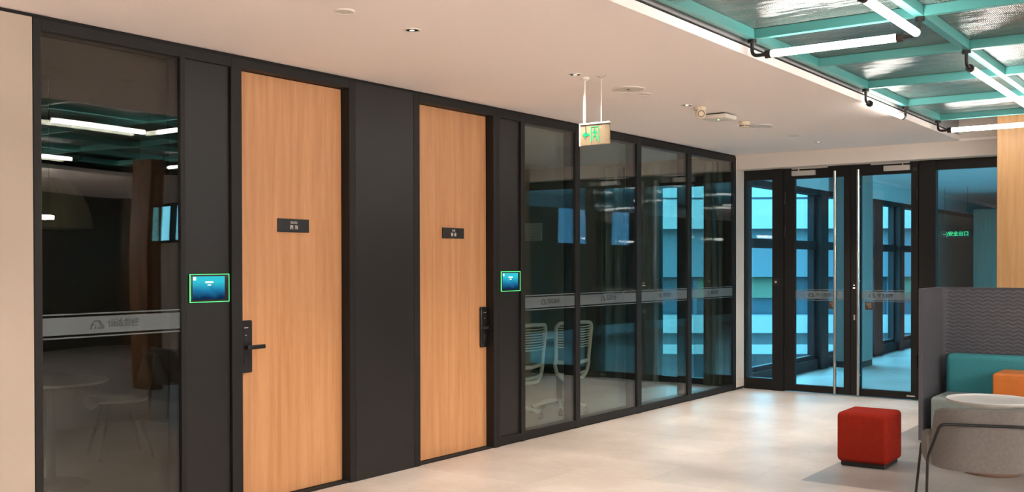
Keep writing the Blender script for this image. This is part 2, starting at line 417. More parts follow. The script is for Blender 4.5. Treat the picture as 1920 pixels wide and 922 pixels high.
# ------------------------------------------------------------------ setting: floor, ceiling, walls
box('floor', 'floor', (-9.3, XR+.2, YB-.2, 12.13, -.12, 0), kind=ST)
cb = MB()
cb.box(-9.3, XF, YB, YE+.06, H, H+.055)
cb.box(3.0, XR, YB, YE+.06, H, H+.055)
cb.box(XF, 3.0, YB, .95, H, H+.055)
cb.build('ceiling', 'ceil', kind=ST)
pb = MB(); pb.box(XF-.35, 3.4, .6, YE+.2, 3.45, 3.5); pb.box(XF-.35, XF-.3, .6, YE, H+.055, 3.45); pb.box(3.35, 3.4, .6, YE, H+.055, 3.45)
pb.box(XF-.35, 3.4, .6, .65, H+.055, 3.45)
pb.build('ceiling', 'dark', kind=ST)
# header wall above the doors and the right part of the end wall
hb = MB(); hb.box(XL-.0, -1.35, YH, YE+.06, 2.71, 3.45); hb.box(-1.35, 5.2, YH, YE+.06, 0, 3.45); hb.box(5.2, 6.9, YH, YE+.06, 0, 1.95); hb.box(5.2, 6.9, YH, YE+.06, 2.7, H); hb.box(6.9, XR, YH, YE+.06, 0, H)
hb.build('wall_end', 'wall', kind=ST)
box('trim_1', 'ceil', (XF, -1.35, YH-.012, YH, H-.006, H+.02), kind=ST)
wb = MB(); wb.box(5.2, 6.9, YH+.08, YH+.10, 1.95, 2.7); wb.build('window_6', 'pane_o', kind=ST)
w6 = MB()
for a in ((5.2, 5.26), (6.02, 6.08), (6.84, 6.9)): w6.box(a[0], a[1], YH+.04, YH+.14, 1.95, 2.7)
for a in ((1.95, 2.0), (2.65, 2.7)): w6.box(5.2, 6.9, YH+.04, YH+.14, *a)
w6.build('trim_2', 'frame', kind=ST)
box('wall_right', 'rdark', (XR, XR+.15, YB, YE, 0, H), kind=ST)
box('wall_back', 'rdark', (XL, XR, YB-.15, YB, 0, H), kind=ST)
# left wall: painted part beside the partition, and the return beside the doors
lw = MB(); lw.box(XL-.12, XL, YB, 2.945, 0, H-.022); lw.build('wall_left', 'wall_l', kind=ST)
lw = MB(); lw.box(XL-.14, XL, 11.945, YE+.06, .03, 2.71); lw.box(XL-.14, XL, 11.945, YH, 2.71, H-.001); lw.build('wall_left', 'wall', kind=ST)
box('baseboard_left', 'base', (XL-.10, XL-.004, 11.945, YE-.02, 0, .03), kind=ST)
box('trim_3', 'gap_shade', (XL-.12, XL-.012, YB, 11.94, H-.022, H-.0005), kind=ST)  # black strip in place of the shadow gap below the ceiling

# ------------------------------------------------------------------ left partition frame
FD = .14
G_Y = [(2.995, 3.868), (7.445, 8.275), (8.35, 9.46), (9.55, 10.63), (10.72, 11.86)]
FZ0, FZ1 = .075, 2.80
pf = empty('trim_4', (0, 0, 0), kind=ST)
def fr(y0, y1, z0=.0, z1=H-.022, x1=XL): MB().box(XL-FD, x1, y0, y1, z0, z1, bev=.002, seg=1).build('frame_bar', 'frame', pf)
for y0, y1 in ((2.95, 2.995), (3.868, 3.903), (4.245, 4.329), (5.285, 5.345), (5.975, 6.043), (6.985, 7.036), (7.04, 7.075), (7.385, 7.445),
               (8.275, 8.35), (9.46, 9.55), (10.63, 10.72), (11.86, 11.94)): fr(y0, y1)
for y0, y1 in G_Y+[(3.903, 4.245), (7.075, 7.385)]:
    fr(y0, y1, FZ1, H-.022); fr(y0, y1, 0.012, FZ0)
for y0, y1 in ((4.329, 5.285), (6.043, 6.985)): fr(y0, y1, 2.806, H-.022)
box('trim_5', 'gap_shade', (XL-FD+.02, XL-.015, 2.96, 11.94, 0, .012), kind=ST)

# glazing of the partition with frosted band and logo
LOGO = [[(0, 0), (.14, 0), (.30, .42), (.52, .46), (.60, .62), (.34, .58), (.46, .88), (.34, .86), (.12, .42)],
        [(.50, 0), (.62, 0), (.78, .42), (.66, .40)],
        [(.40, .93), (.52, 1.0), (1.18, 1.02), (1.34, .92), (1.86, .12), (1.78, 0), (.86, 0), (.98, .17), (1.42, .17), (1.10, .80), (.98, .86), (.55, .84)]]
def band(parent, axis, a0, a1, plane, zc, mid=None, s=1.0, side=1):
    """film strip with hairlines, emblem and four characters, standing 1 mm proud of the pane"""
    hh = .048
    f = MB(); t = .0008
    for z0, z1 in ((zc-hh, zc+hh), (zc-hh-.020, zc-hh-.012), (zc+hh+.012, zc+hh+.020)):
        if axis == 'x': f.box(plane, plane+t, a0, a1, z0, z1)
        else: f.box(a0, a1, plane-t, plane, z0, z1)
    f.build('frosted_band', 'film', parent, label='pale frosted strip across the pane')
    mid = (a0+a1)/2 if mid is None else mid
    lh = .048*s; x0 = mid-.155*s
    l = MB()
    for poly in LOGO:
        pts = [(x0+p[0]*lh*1.0, zc-lh*.5+p[1]*lh) for p in poly]
        if axis == 'x': l.prism(pts, plane+t+.0002, plane+t+.001, 'x')
        else: l.prism(pts, plane-t-.001, plane-t-.0002, 'y')
    l.build('emblem', 'ink', parent, label='dark emblem on the frosted strip')
    if axis == 'x': text_mesh('恒达智控', .05*s, 'lettering', 'ink', parent, (plane+t+.0006, mid+.055*s, zc+.002), ROT_X, .0004)
    else: text_mesh('恒达智控', .05*s, 'lettering', 'ink', parent, (mid+.055*s, plane-t-.0006, zc+.002), ROT_Y, .0004)
for i, (y0, y1) in enumerate(G_Y):
    e = empty('window_%d' % (i+1), (0, 0, 0), kind=ST)
    box('pane', 'pane_d' if i == 0 else 'pane', (XL-.028, XL-.016, y0-.004, y1+.004, FZ0-.004, FZ1+.004), e)
    box('pane', 'pane_d' if i == 0 else 'pane', (XL-.120, XL-.110, y0-.004, y1+.004, FZ0-.004, FZ1+.004), e)
    band(e, 'x', y0, y1, XL-.015, 1.222 if i == 0 else 1.212)

# charcoal panels between the doors
for i, (y0, y1, rec) in enumerate(((3.903, 4.245, .022), (5.345, 5.975, .002), (7.075, 7.385, .022))):
    z0, z1 = (FZ0, FZ1) if rec > .01 else (.0, H-.022)
    box('trim_%d' % (6+i), 'panel', (XL-.10, XL-rec, y0+.003, y1-.003, z0, z1), kind=ST, bev=.001, seg=1)

# oak doors with electronic locks
XD = XL-.08
def oak_door(n, y0, y1, hand):
    d = empty('door_%d' % n, (0, 0, 0), kind=ST)
    box('door_leaf', 'wood', (XD-.045, XD, y0+.003, y1-.003, .016, 2.802), d, bev=.0015, seg=1)
    box('threshold_gap', 'gap_shade', (XD-.04, XD-.006, y0, y1, 0, .014), d)  # black bar in place of the shade under the leaf
    lk = .04
    ly0, ly1 = (y0+.015, y0+.128) if hand < 0 else (y1-.10, y1-.008)
    ym = (ly0+ly1)/2; zl = .855; zt = 1.195
    b = box('door_lock', 'black', (XD, XD+.022, ly0, ly1, zl, zt), d, bev=.009, seg=3, smooth=True, label='black electronic lock plate')
    box('keypad', 'black', (XD+.022, XD+.0235, ly0+.008, ly1-.008, 1.055, zt-.008), b, bev=.0006, seg=1)
    box('status_light', 'white', (XD+.0235, XD+.0242, ym-.014, ym+.018, 1.146, 1.150), b)
    MB().cyl((XD+.0235, ym, 1.10), (XD+.0243, ym, 1.10), .004, n=10).build('button', 'white', b)
    box('keyhole_cover', 'rubber', (XD+.022, XD+.025, ym-.012, ym+.008, .915, .965), b, bev=.002, seg=1)
    lv = MB(); lv.cyl((XD+.02, ym, 1.022), (XD+.058, ym, 1.022), .013, n=16)
    dy = .135 if hand < 0 else -.10
    ya, yb = sorted((ym-.012*(1 if dy > 0 else -1), ym+dy))
    lv.box(XD+.046, XD+.060, ya, yb, 1.008, 1.036, bev=.006, seg=3)
    lv.build('lever_handle', 'blackm', b, smooth=True)
oak_door(1, 4.329, 5.285, -1); oak_door(2, 6.043, 6.985, 1)

# ------------------------------------------------------------------ end wall glazing and doors
ef = empty('trim_9', (0, 0, 0), kind=ST)
def fe(x0, x1, z0, z1, y0=YE, y1=YE+.09): MB().box(x0, x1, y0, y1, z0, z1, bev=.002, seg=1).build('frame_bar', 'frame', ef)
fe(XL, -5.235, 0, 2.71); fe(-4.885, -4.745, 0, 2.71, YE-.015); fe(-5.235, -4.885, 2.585, 2.71); fe(-5.235, -4.885, 0, .14)
fe(-4.745, -3.16, 2.705, 2.71, YE+.01)
fe(-3.155, -2.975, 0, 2.71, YE-.015); fe(-2.975, -1.36, 2.60, 2.71); fe(-2.975, -1.36, 0, .14)
w = empty('window_7', (0, 0, 0), kind=ST); box('pane', 'pane_c', (-5.24, -4.88, YE+.035, YE+.045, .135, 2.59), w)
w = empty('window_8', (0, 0, 0), kind=ST); box('pane', 'pane_c', (-2.98, -1.355, YE+.035, YE+.045, .135, 2.605), w)
def glass_leaf(n, x0, x1, g0, g1, hx, side):
    d = empty('door_%d' % n, (0, 0, 0), kind=ST)
    f = MB(); Y0, Y1 = YE, YE+.06
    f.box(x0, g0, Y0, Y1, .008, 2.70, bev=.002, seg=1); f.box(g1, x1, Y0, Y1, .008, 2.70, bev=.002, seg=1)
    f.box(g0, g1, Y0, Y1, 2.578, 2.70, bev=.002, seg=1); f.box(g0, g1, Y0, Y1, .008, .092, bev=.002, seg=1)
    f.build('door_frame', 'frame', d)
    box('pane', 'pane_c', (g0-.004, g1+.004, YE+.028, YE+.038, .088, 2.582), d)
    band(d, 'y', g0, g1, YE+.027, 1.178, mid=(g0+g1)/2+(.0 if side < 0 else -.06), s=.92)
    h = MB(); h.cyl((hx, YE-.06, .02), (hx, YE-.06, 2.645), .0165, n=20); hh = h.build('pull_handle', 'steel', d, smooth=True, label='full-height brushed steel pull bar')
    s = MB()
    for z in (.25, 1.35, 2.45): s.cyl((hx, YE-.06, z), (hx, YE+.002, z), .008, n=12)
    s.build('standoff', 'steel', hh, smooth=True)
    hg = MB(); hxg = x0+.012 if side < 0 else x1-.012
    for z in (.45, 1.95, 2.35): hg.cyl((hxg, YE-.012, z-.07), (hxg, YE-.012, z+.07), .010, n=12)
    hg.build('hinge', 'blackm', d, smooth=True)
    return d
d3 = glass_leaf(3, -4.735, -3.931, -4.605, -4.010, -4.095, -1)
d4 = glass_leaf(4, -3.926, -3.165, -3.811, -3.245, -3.822, 1)
# door closers
def closer(x0, x1, a0, a1, parent, pivot):
    b = box('door_closer', 'alu', (x0, x1, YE-.045, YE, 2.612, 2.672), parent, bev=.004, label='silver door closer box')
    MB().box(a0, a1, YE-.045, YE-.02, 2.690, 2.709, bev=.002).build('slide_rail', 'alu', b)
    MB().cyl((pivot, YE-.032, 2.672), (pivot, YE-.032, 2.692), .008, n=12).build('pivot', 'steel', b)
closer(-4.63, -4.345, -4.63, -4.19, d3, -4.545); closer(-3.54, -3.252, -3.685, -3.252, d4, -3.33)
# push stickers
for dd, x in ((d3, -4.155), (d4, -3.725)):
    p = box('pull_sticker', 'sticker', (x-.045, x+.045, YE+.0262, YE+.027, 1.015, 1.105), dd, label='small dark square sticker with one character')
    text_mesh('推', .07, 'lettering', 'tan', p, (x, YE+.0257, 1.062), ROT_Y, .0003)
# lock fittings on the meeting stiles
mm = box('card_reader', 'blackm', (-3.905, -3.855, YE-.006, YE, 1.20, 1.33), d4, bev=.003)
MB().box(-3.893, -3.878, YE-.0075, YE-.006, 1.296, 1.304).build('status_light', 'tiny', mm)
MB().box(-3.898, -3.874, YE-.0075, YE-.006, 1.262, 1.274).build('status_light', 'tiny', mm)
box('lock_cylinder', 'steel', (-3.893, -3.872, YE-.012, YE, .89, .955), d4, bev=.005, seg=3, smooth=True)
box('name_plate', 'alu', (-3.29, -3.20, YE-.002, YE, .040, .054), d4)
# exit button on the fixed frame
t = empty('exit_button', (-4.835, YE-.015, 1.33), label='small square metal exit button on the dark frame left of the glass doors', cat='switch')
MB().box(-.036, .036, -.008, 0, -.043, .043, bev=.003).build('switch_plate', 'bronze', t)
MB().cyl((0, -.008, 0), (0, -.013, 0), .014, n=20).build('push_button', 'alu', t, smooth=True)
# small sticker on the right leaf
box('label_sticker', 'sticker', (-3.225, -3.185, YE-.0015, YE, 2.60, 2.64), d4)

# ------------------------------------------------------------------ meeting rooms behind the partition
rb = MB()
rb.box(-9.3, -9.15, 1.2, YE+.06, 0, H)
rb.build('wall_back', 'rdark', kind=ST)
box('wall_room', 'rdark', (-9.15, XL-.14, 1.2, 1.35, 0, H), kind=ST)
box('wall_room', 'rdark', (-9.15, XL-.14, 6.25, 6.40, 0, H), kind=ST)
# end wall of the big meeting room, with its window
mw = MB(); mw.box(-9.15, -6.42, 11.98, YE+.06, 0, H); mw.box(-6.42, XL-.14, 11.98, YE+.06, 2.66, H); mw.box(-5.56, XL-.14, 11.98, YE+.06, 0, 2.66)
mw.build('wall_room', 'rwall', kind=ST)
w9 = empty('window_9', (0, 0, 0), kind=ST)
f = MB(); f.box(-6.42, -5.56, 12.0, 12.12, .0, .105); f.box(-6.42, -5.56, 12.0, 12.12, 2.54, 2.66); f.box(-6.42, -6.37, 12.0, 12.12, .105, 2.54); f.box(-5.60, -5.56, 12.0, 12.12, .105, 2.54)
f.build('window_frame', 'mull', w9)
box('pane', 'pane_o', (-6.40, -5.59, 12.05, 12.06, .1, 2.55), w9)
def curtain(x0, x1, y, label, n, axis='x', amp=.035):
    k = int((x1-x0)*60)
    def fn(u, v):
        a = x0+(x1-x0)*u; ph = u*n*2*PI; o = amp*math.sin(ph)+.01*math.sin(ph*2.3+v*2)
        p = (a, y+o, .02+v*2.80) if axis == 'x' else (y+o, a, .02+v*2.80)
        return p, ((0, 1, 0) if axis == 'x' else (1, 0, 0))
    o = MB().grid(fn, max(k, 8), 6, .004).build('curtain', 'curtain', smooth=True)
    return tag(o, label, 'curtain')
curtain(-7.15, -6.28, 11.86, 'grey-green floor-length curtain left of the blue window in the meeting room', 6)
curtain(-5.66, -5.42, 11.86, 'narrow grey-green curtain gathered at the right side of the blue window', 3)
curtain(6.6, 11.5, -8.95, 'long dark curtain covering the rear wall of the glazed meeting room', 36, 'y')
# pale ruled board on the end wall
vn = MB()
vn.box(-8.55, -8.17, 11.955, 11.978, 1.88, 2.13, bev=.004)
v0 = vn.build('notice_board', 'chairw', smooth=False); tag(v0, 'small pale rectangular board at the back of the meeting room, left of the curtains', 'board')
bl = MB()
for i in range(6): bl.box(-8.52, -8.20, 11.9535, 11.955, 1.905+i*.038, 1.908+i*.038)
bl.build('ruled_lines', 'mesh', v0, origin=None).location = -Vector(v0.location)

# ------------------------------------------------------------------ corridor beyond the doors and its facade
CX1 = 1.2; CY1 = 33
box('floor', 'cfloor', (-5.8, CX1, 12.13, CY1, -.12, -.001), kind=ST)
cc = MB(); cc.box(-5.8, CX1, YE+.06, CY1, 2.95, 3.1); cc.build('ceiling', 'cwall', kind=ST)
box('wall_corridor', 'cwall', (CX1-.1, CX1, YE+.06, CY1, 2.7, 2.95), kind=ST)
box('wall_corridor', 'cwall', (CX1-.1, CX1, YE+.06, CY1, 0, .2), kind=ST)
box('wall_corridor', 'rdark', (CX1-.1, CX1, 16.2, CY1, .2, 2.0), kind=ST)
for i, (a, b) in enumerate(((17.7, 18.9), (19.9, 20.8))): box('window_%d' % (22+i), 'pane_t', (CX1-.08, CX1-.07, a, b, 2.0, 2.7), kind=ST)
for a, b in ((16.2, 17.7), (18.9, 19.9), (20.8, CY1)): box('wall_corridor', 'rdark', (CX1-.1, CX1, a, b, 2.0, 2.7), kind=ST)
box('window_20', 'pane_o', (CX1-.06, CX1-.05, YE+.06, 21, .2, 2.7), kind=ST)  # unseen glazed opening added to let more daylight into the corridor
box('wall_corridor', 'cwall', (-5.8, CX1, CY1, CY1+.1, 0, 2.95), kind=ST)
FX = -5.30
fc = MB()
fc.box(FX-.16, FX, YE+.12, CY1, 2.56, 2.64); fc.build('wall_facade', 'mull', kind=ST)
fc = MB(); fc.box(FX-.30, FX-.01, YE+.12, CY1, 2.64, 2.95); fc.box(FX-.01, FX+.05, YE+.24, CY1, 2.90, 2.95); fc.build('trim_11', 'cwall', kind=ST)
box('trim_12', 'mull', (FX-.14, FX+.0, YE+.24, CY1, 0, .15), kind=ST)
piers = [(12.30, 12.47), (14.95, 15.25), (17.50, 17.97), (19.0, 19.28), (21.2, 21.6)]
box('wall_corridor', 'ccurt', (-4.67, -3.3, 22, 22.2, 0, 2.62), kind=ST)
box('wall_facade', 'curtain', (FX-.16, FX, 21.6, CY1, 0, 2.56), kind=ST)
for i, (a, b) in enumerate(piers):
    box('trim_%d' % (13+i), 'mull', (FX-.16, FX+.05 if i not in (0,) else FX+.02, a, b, 0, 2.56), kind=ST)
for i in range(len(piers)-1):
    a, b = piers[i][1], piers[i+1][0]
    e = empty('window_%d' % (10+i), (0, 0, 0), kind=ST)
    box('pane', 'pane_o', (FX-.09, FX-.08, a, b, .15, 2.56), e)
    f = MB()
    f.box(FX-.13, FX-.03, a, b, 1.76, 1.88)
    for (p, q) in ((a, a+.045), (b-.045, b)): f.box(FX-.12, FX-.05, p, q, .15, 2.56)
    f.box(FX-.12, FX-.05, a, b, .15, .21)
    f.build('window_frame', 'mull', e)
# freestanding corridor column
cl = MB().box(-5.20, -4.84, 15.42, 16.05, .09, 2.949, bev=.004).build('column', 'ccol', kind=None)
tag(cl, 'pale grey square column standing in the corridor behind the glass doors', 'column')
b = MB().box(-5.195, -4.845, 15.425, 16.045, 0, .09).build('skirting', 'base', cl); b.location = -Vector(cl.location)
# right of the corridor: dim partition with glazing seen through the far right pane
# glowing lettering built in place of an exit sign reflection
ls = empty('sign_reflection', (-4.58, 20.16, 2.09), label='glowing green lettering standing in for an exit sign reflected in the far right pane', cat='sign')
MB().box(-.26, .26, 0, .04, -.06, .06, bev=.004).build('sign_housing', 'black', ls)  # backing and rods added to carry the lettering
text_mesh('--)安全出口', .09, 'lettering', 'green', ls, (0, -.002, 0), ROT_Y, .001)
for sx_ in (-.2, .2): MB().cyl((sx_, .02, .06), (sx_, .02, .855), .0025, n=8).build('hanging_rod', 'blackm', ls)

# ------------------------------------------------------------------ outside: neighbouring building at dusk
D0 = 34.0
ang = YAW-.05
nb = empty('neighbouring_building', (Fv.x*D0, Fv.y*D0, 0), ang, 'curved-banded pale office building seen through the corridor and meeting room windows', 'building')
k = D0/1943.
def zpx(v): return 1.555-(v-495)*k
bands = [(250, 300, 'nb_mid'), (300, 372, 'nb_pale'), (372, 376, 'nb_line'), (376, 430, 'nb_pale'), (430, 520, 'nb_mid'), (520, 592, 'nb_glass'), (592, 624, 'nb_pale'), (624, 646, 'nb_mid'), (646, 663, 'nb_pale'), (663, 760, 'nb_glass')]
names = ['cornice', 'cladding_band', 'joint', 'cladding_band', 'mid_grey_band', 'ribbon_window', 'parapet', 'ledge', 'parapet', 'lower_glazing']  # grey band is one even mid tone between pale cladding and glass
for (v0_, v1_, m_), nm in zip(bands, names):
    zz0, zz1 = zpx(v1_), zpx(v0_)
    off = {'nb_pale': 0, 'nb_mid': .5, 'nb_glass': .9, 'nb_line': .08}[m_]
    xs = [(-34+i*2.0) for i in range(35)]
    pts = [(x, off+.0024*x*x*.6) for x in xs]+[(x, off+3+.0024*x*x*.6) for x in xs[::-1]]
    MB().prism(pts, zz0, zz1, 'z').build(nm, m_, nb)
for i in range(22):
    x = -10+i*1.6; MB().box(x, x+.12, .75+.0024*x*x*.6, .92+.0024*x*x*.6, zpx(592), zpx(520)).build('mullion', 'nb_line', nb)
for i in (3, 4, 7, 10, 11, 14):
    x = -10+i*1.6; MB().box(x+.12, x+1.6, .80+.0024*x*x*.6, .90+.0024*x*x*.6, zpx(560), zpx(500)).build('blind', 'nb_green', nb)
box('ground', 'roof', (-90, 60, 13, 120, -4.4, -4.2), kind=ST)
box('ground', 'roof', (-90, -9.4, -40, 13, -4.4, -4.2), kind=ST)

# ------------------------------------------------------------------ booking tablets and signs
def tablet(y0, y1, z0, z1, x, label):
    t = empty('booking_tablet', (x, (y0+y1)/2, (z0+z1)/2), label=label, cat='tablet', group='booking tablets beside the oak doors')
    hw, hh = (y1-y0)/2, (z1-z0)/2
    MB().box(0, .016, -hw, hw, -hh, hh, bev=.006, seg=3).build('bezel', 'black', t, smooth=True)
    r = MB(); d = .0035
    for a in ((-hw-.001, -hw+d, -hh, hh), (hw-d, hw+.001, -hh, hh), (-hw, hw, -hh-.001, -hh+d), (-hw, hw, hh-d, hh+.001)): r.box(.010, .0175, *a, bev=.001, seg=1)
    r.build('light_ring', 'ring', t, label='glowing green edge light')
    s = MB().box(.016, .0168, -hw+.018, hw-.036, -hh+.016, hh-.014).build('screen', 'screen', t)
    c = MB(); c.box(.0168, .0172, -hw+.022, -hw+.042, hh-.038, hh-.018, bev=.0001, seg=1); c.build('icon', 'white_e', s)
    for k_, (w_, zc_) in enumerate(((.060, .050), (.026, .068))):
        MB().box(.0168, .0173, -.006-w_/2, -.006+w_/2, hh-zc_-.005+k_*.002, hh-zc_+.005-k_*.001).build('text_line', 'white_e', s)
    return t
tablet(3.935, 4.228, 1.325, 1.498, XL-.022, 'tablet with green-lit edge on the panel left of the nearer oak door')
tablet(7.10, 7.378, 1.322, 1.492, XL-.022, 'smaller-looking tablet with green-lit edge right of the farther oak door')
def sign(y0, y1, z0, z1, a, b, label):
    t = empty('room_sign', (XD, (y0+y1)/2, (z0+z1)/2), label=label, cat='sign', group='room signs on the oak doors')
    hw, hh = (y1-y0)/2, (z1-z0)/2
    MB().box(0, .012, -hw, hw, -hh, hh, bev=.002).build('sign_plate', 'black', t)
    text_mesh(a, .022, 'lettering', 'white', t, (.0125, 0, .020), ROT_X, .0004)
    text_mesh(b, .032, 'lettering', 'white', t, (.0125, 0, -.013), ROT_X, .0004)
sign(4.685, 4.962, 1.774, 1.864, 'EGOU', '西 沟', 'black sign reading EGOU on the nearer oak door')
sign(6.40, 6.67, 1.764, 1.850, 'SHE', '春 泉', 'black sign with three small letters on the farther oak door')

# ------------------------------------------------------------------ ceiling fittings on the flat ceiling
CXL = -3.92
def downlight(x, y, lit, label, tilt=0):
    t = empty('downlight', (x, y, H), label=label, cat='downlight', group='recessed downlights in the flat ceiling')
    MB().lathe([(.050, 0), (.050, -.003), (.041, -.004), (.036, .0), (.036, -.001)], n=32).build('trim_ring', 'white', t, smooth=True)
    MB().lathe([(.036, -.0012), (.0, -.0012)], n=24).build('baffle', 'bronze', t)
    MB().lathe([(.014, -.0022), (.0, -.0022)], n=24).build('led', 'spot_led', t)
    ld = bpy.data.lights.new('downlight', 'SPOT'); ld.energy = SPOT_W*lit; ld.color = (1, .86, .72); ld.spot_size = math.radians(98); ld.spot_blend = .9; ld.shadow_soft_size = .05
    lo = bpy.data.objects.new('lamp', ld); C.objects.link(lo); lo.parent = t; lo.location = (0, 0, -.02)
    return t
downlight(CXL, 4.44, .8, 'small dark downlight in the ceiling above the two oak doors')
downlight(CXL, 6.16, 1.0, 'dark round downlight beside the top of the exit sign rods')
downlight(CXL, 7.90, 1.2, 'bright small downlight left of the security camera on the ceiling')
downlight(CXL, 9.64, 1.3, 'small downlight just past the smoke detector')
downlight(CXL-.03, 11.15, 1.3, 'farthest small downlight, near the glass doors')
for (x, y, q) in ((-3.92, 2.7, .7), (-3.92, .95, .6), (4.6, 3.0, .6), (4.6, 6.5, .6), (4.6, 10., .5)):  # extra unseen downlights added to brighten the lobby
    downlight(x, y, q, 'added downlight out of view, brightening the lobby')
def disc(name, x, y, r, label, cat, m='white', grp=None):
    o = MB().lathe([(r, 0), (r, -.005), (r*.93, -.009), (r*.90, -.006), (0, -.006)], n=40).build(name, m, smooth=True, origin=(0, 0, 0)); o.location = (x, y, H)
    tag(o, label, cat, grp)
    return o
s1 = disc('ceiling_speaker', -3.905, 3.89, .055, 'round flush ceiling speaker nearest the viewer, above the first oak door', 'speaker')
s2 = disc('ceiling_speaker', -3.914, 6.90, .125, 'large flat round ceiling disc right of the exit sign rods', 'speaker')
MB().cyl((0, 0, -.006), (0, 0, -.010), .012, n=12).build('centre_cap', 'bronze', s2)
s3 = disc('cover_plate', -3.925, 7.17, .055, 'small flat round plate beside the large ceiling disc', 'cover plate')
s4 = disc('ceiling_speaker', -3.94, 9.50, .12, 'thin round ceiling disc beyond the smoke detector', 'speaker')
s5 = disc('cover_plate', -3.965, 10.44, .06, 'far small flat ceiling plate before the last downlight', 'cover plate')
# security camera
t = empty('security_camera', (-3.88, 8.06, H), .3, 'cream turret security camera on the ceiling left of the white access point', 'camera')
MB().lathe([(.052, 0), (.052, -.028), (.044, -.034), (0, -.034)], n=32).build('mount_base', 'cream', t, smooth=True)
hd = MB(); hd.cyl((0, .015, -.05), (0.02, -.055, -.066), .040, .040, 28); hd.build('camera_head', 'cream', t, smooth=True)
MB().cyl((.02, -.055, -.066), (.0215, -.060, -.067), .030, n=24).build('lens_ring', 'base_wood', t, smooth=True)
MB().cyl((.0215, -.060, -.067), (.0222, -.062, -.0675), .022, n=24).build('lens', 'cream', t, smooth=True)
# access point
t = empty('access_point', (-3.925, 8.55, H), 0, 'white square wireless access point with a green light on the ceiling', 'access point')
MB().box(-.07, .07, -.07, .07, -.012, 0).build('mount_plate', 'bronze', t)
MB().box(-.115, .115, -.115, .115, -.052, -.012, bev=.012, seg=3).build('housing', 'white', t, smooth=True)
MB().cyl((0, -.02, -.0520), (0, -.02, -.0545), .007, n=12).build('status_light', 'green_led', t)
# smoke detector
t = empty('smoke_detector', (-3.955, 9.17, H), 0, 'small round cream smoke detector with dark slots on the ceiling', 'smoke detector')
MB().lathe([(.054, 0), (.054, -.020), (.046, -.030), (.046, -.044), (.034, -.052), (0, -.052)], n=32).build('housing', 'cream', t, smooth=True)
sl = MB()
for i in range(14):
    a = i*2*PI/14; sl.box(.0455, .0475, -.006, .006, -.042, -.032, rot=Matrix.Rotation(a, 3, 'Z'))
sl.build('vent_slot', 'rubber', t)

# hanging exit sign
t = empty('exit_sign', (-3.845, 6.30, 2.475), 0, 'hanging clear exit sign with green arrow and running figure', 'exit sign')
MB().box(-.125, .125, -.004, .004, -.075, .070, bev=.002).build('sign_panel', 'acrylic', t)
fr_ = MB(); fr_.box(-.128, .128, -.009, .009, .070, .082, bev=.002); fr_.box(-.128, -.120, -.006, .006, -.078, .070); fr_.build('top_rail', 'alu', t)
ar = MB(); ar.prism([(-.100, .0), (-.070, .026), (-.076, .008), (-.040, .008), (-.040, -.008), (-.076, -.008), (-.070, -.026)], -.0062, -.0045, 'y'); ar.build('arrow', 'green', t)
pc = MB()
for a in ((-.030, .036, .050, .055), (-.030, -.024, -.055, .055), (.030, .036, -.055, .055)): pc.box(a[0], a[1], -.0062, -.0045, a[2], a[3])
pc.lathe([(.0001, -.001), (.007, -.001), (.007, .001), (.0001, .001)], (0, 0, 0), 12)
pc.build('door_pictogram', 'green', t)
mn = MB()
mn.cyl((.000, -.0045, .036), (.000, -.0062, .036), .0075, n=14)
mn.prism([(-.004, .026), (.010, .024), (.012, -.004), (.000, -.008)], -.0062, -.0045, 'y')
mn.prism([(-.004, .026), (-.018, .012), (-.015, .008), (.002, .018)], -.0062, -.0045, 'y')
mn.prism([(.010, .024), (.024, .012), (.020, .007), (.008, .016)], -.0062, -.0045, 'y')
mn.prism([(.000, -.006), (-.016, -.018), (-.010, -.042), (-.004, -.040), (-.008, -.020), (.008, -.010)], -.0062, -.0045, 'y')
mn.prism([(.004, -.004), (.012, -.004), (.022, -.026), (.020, -.044), (.014, -.044), (.014, -.026)], -.0062, -.0045, 'y')
mn.build('running_figure', 'green', t)
MB().cyl((-.085, 0, .08), (-.085, 0, H-2.475), .009, n=14).build('suspension_rod', 'white', t, smooth=True, label='thick white suspension rod')
MB().cyl((.055, 0, .08), (.055, 0, H-2.475-.02), .004, n=10).build('suspension_rod', 'white', t, smooth=True, label='thin suspension rod')
MB().lathe([(.034, 0), (.034, -.012), (.014, -.028), (0, -.028)], (-.085, 0, H-2.475), 24).build('ceiling_rose', 'white', t, smooth=True)
MB().tube([(.018, 0, H-2.475-.001), (.055, 0, H-2.475-.022), (.092, 0, H-2.475-.001)], .003, 8).build('bracket', 'alu', t)
MB().tube([(-.078, -.006, .12), (-.070, -.012, .04), (-.066, -.010, .0)], .0022, 6).build('cable', 'rubber', t)

# ------------------------------------------------------------------ raised ceiling: fascia, teal grid, ribbed sheets, tube lamps
fa = MB(); fa.box(XF-.03, XF-.012, .95, YH, H+.075, 3.44)
fa.build('trim_23', 'gboard', kind=ST)
tg = empty('lighting_grid', (0, 0, GR_Z), 0, 'teal painted steel grid hung inside the raised part of the ceiling', 'metal grid')
BW, BH = .026, .062
for i, x in enumerate(GX):
    MB().box(x-BW, x+BW, GY[0]-BW, GY[-1]+BW, 0, BH, bev=.002, seg=1).build('long_beam', 'teal', tg)
for j, y in enumerate(GY):
    for i in range(len(GX)-1): pass
    b = MB()
    for i in range(len(GX)-1): b.box(GX[i]+BW, GX[i+1]-BW, y-BW*.85, y+BW*.85, .001, BH-.001, bev=.002, seg=1)
    b.build('cross_beam', 'teal', tg)
ROWN = ['first', 'second', 'third', 'fourth', 'fifth', 'sixth', 'seventh', 'eighth']
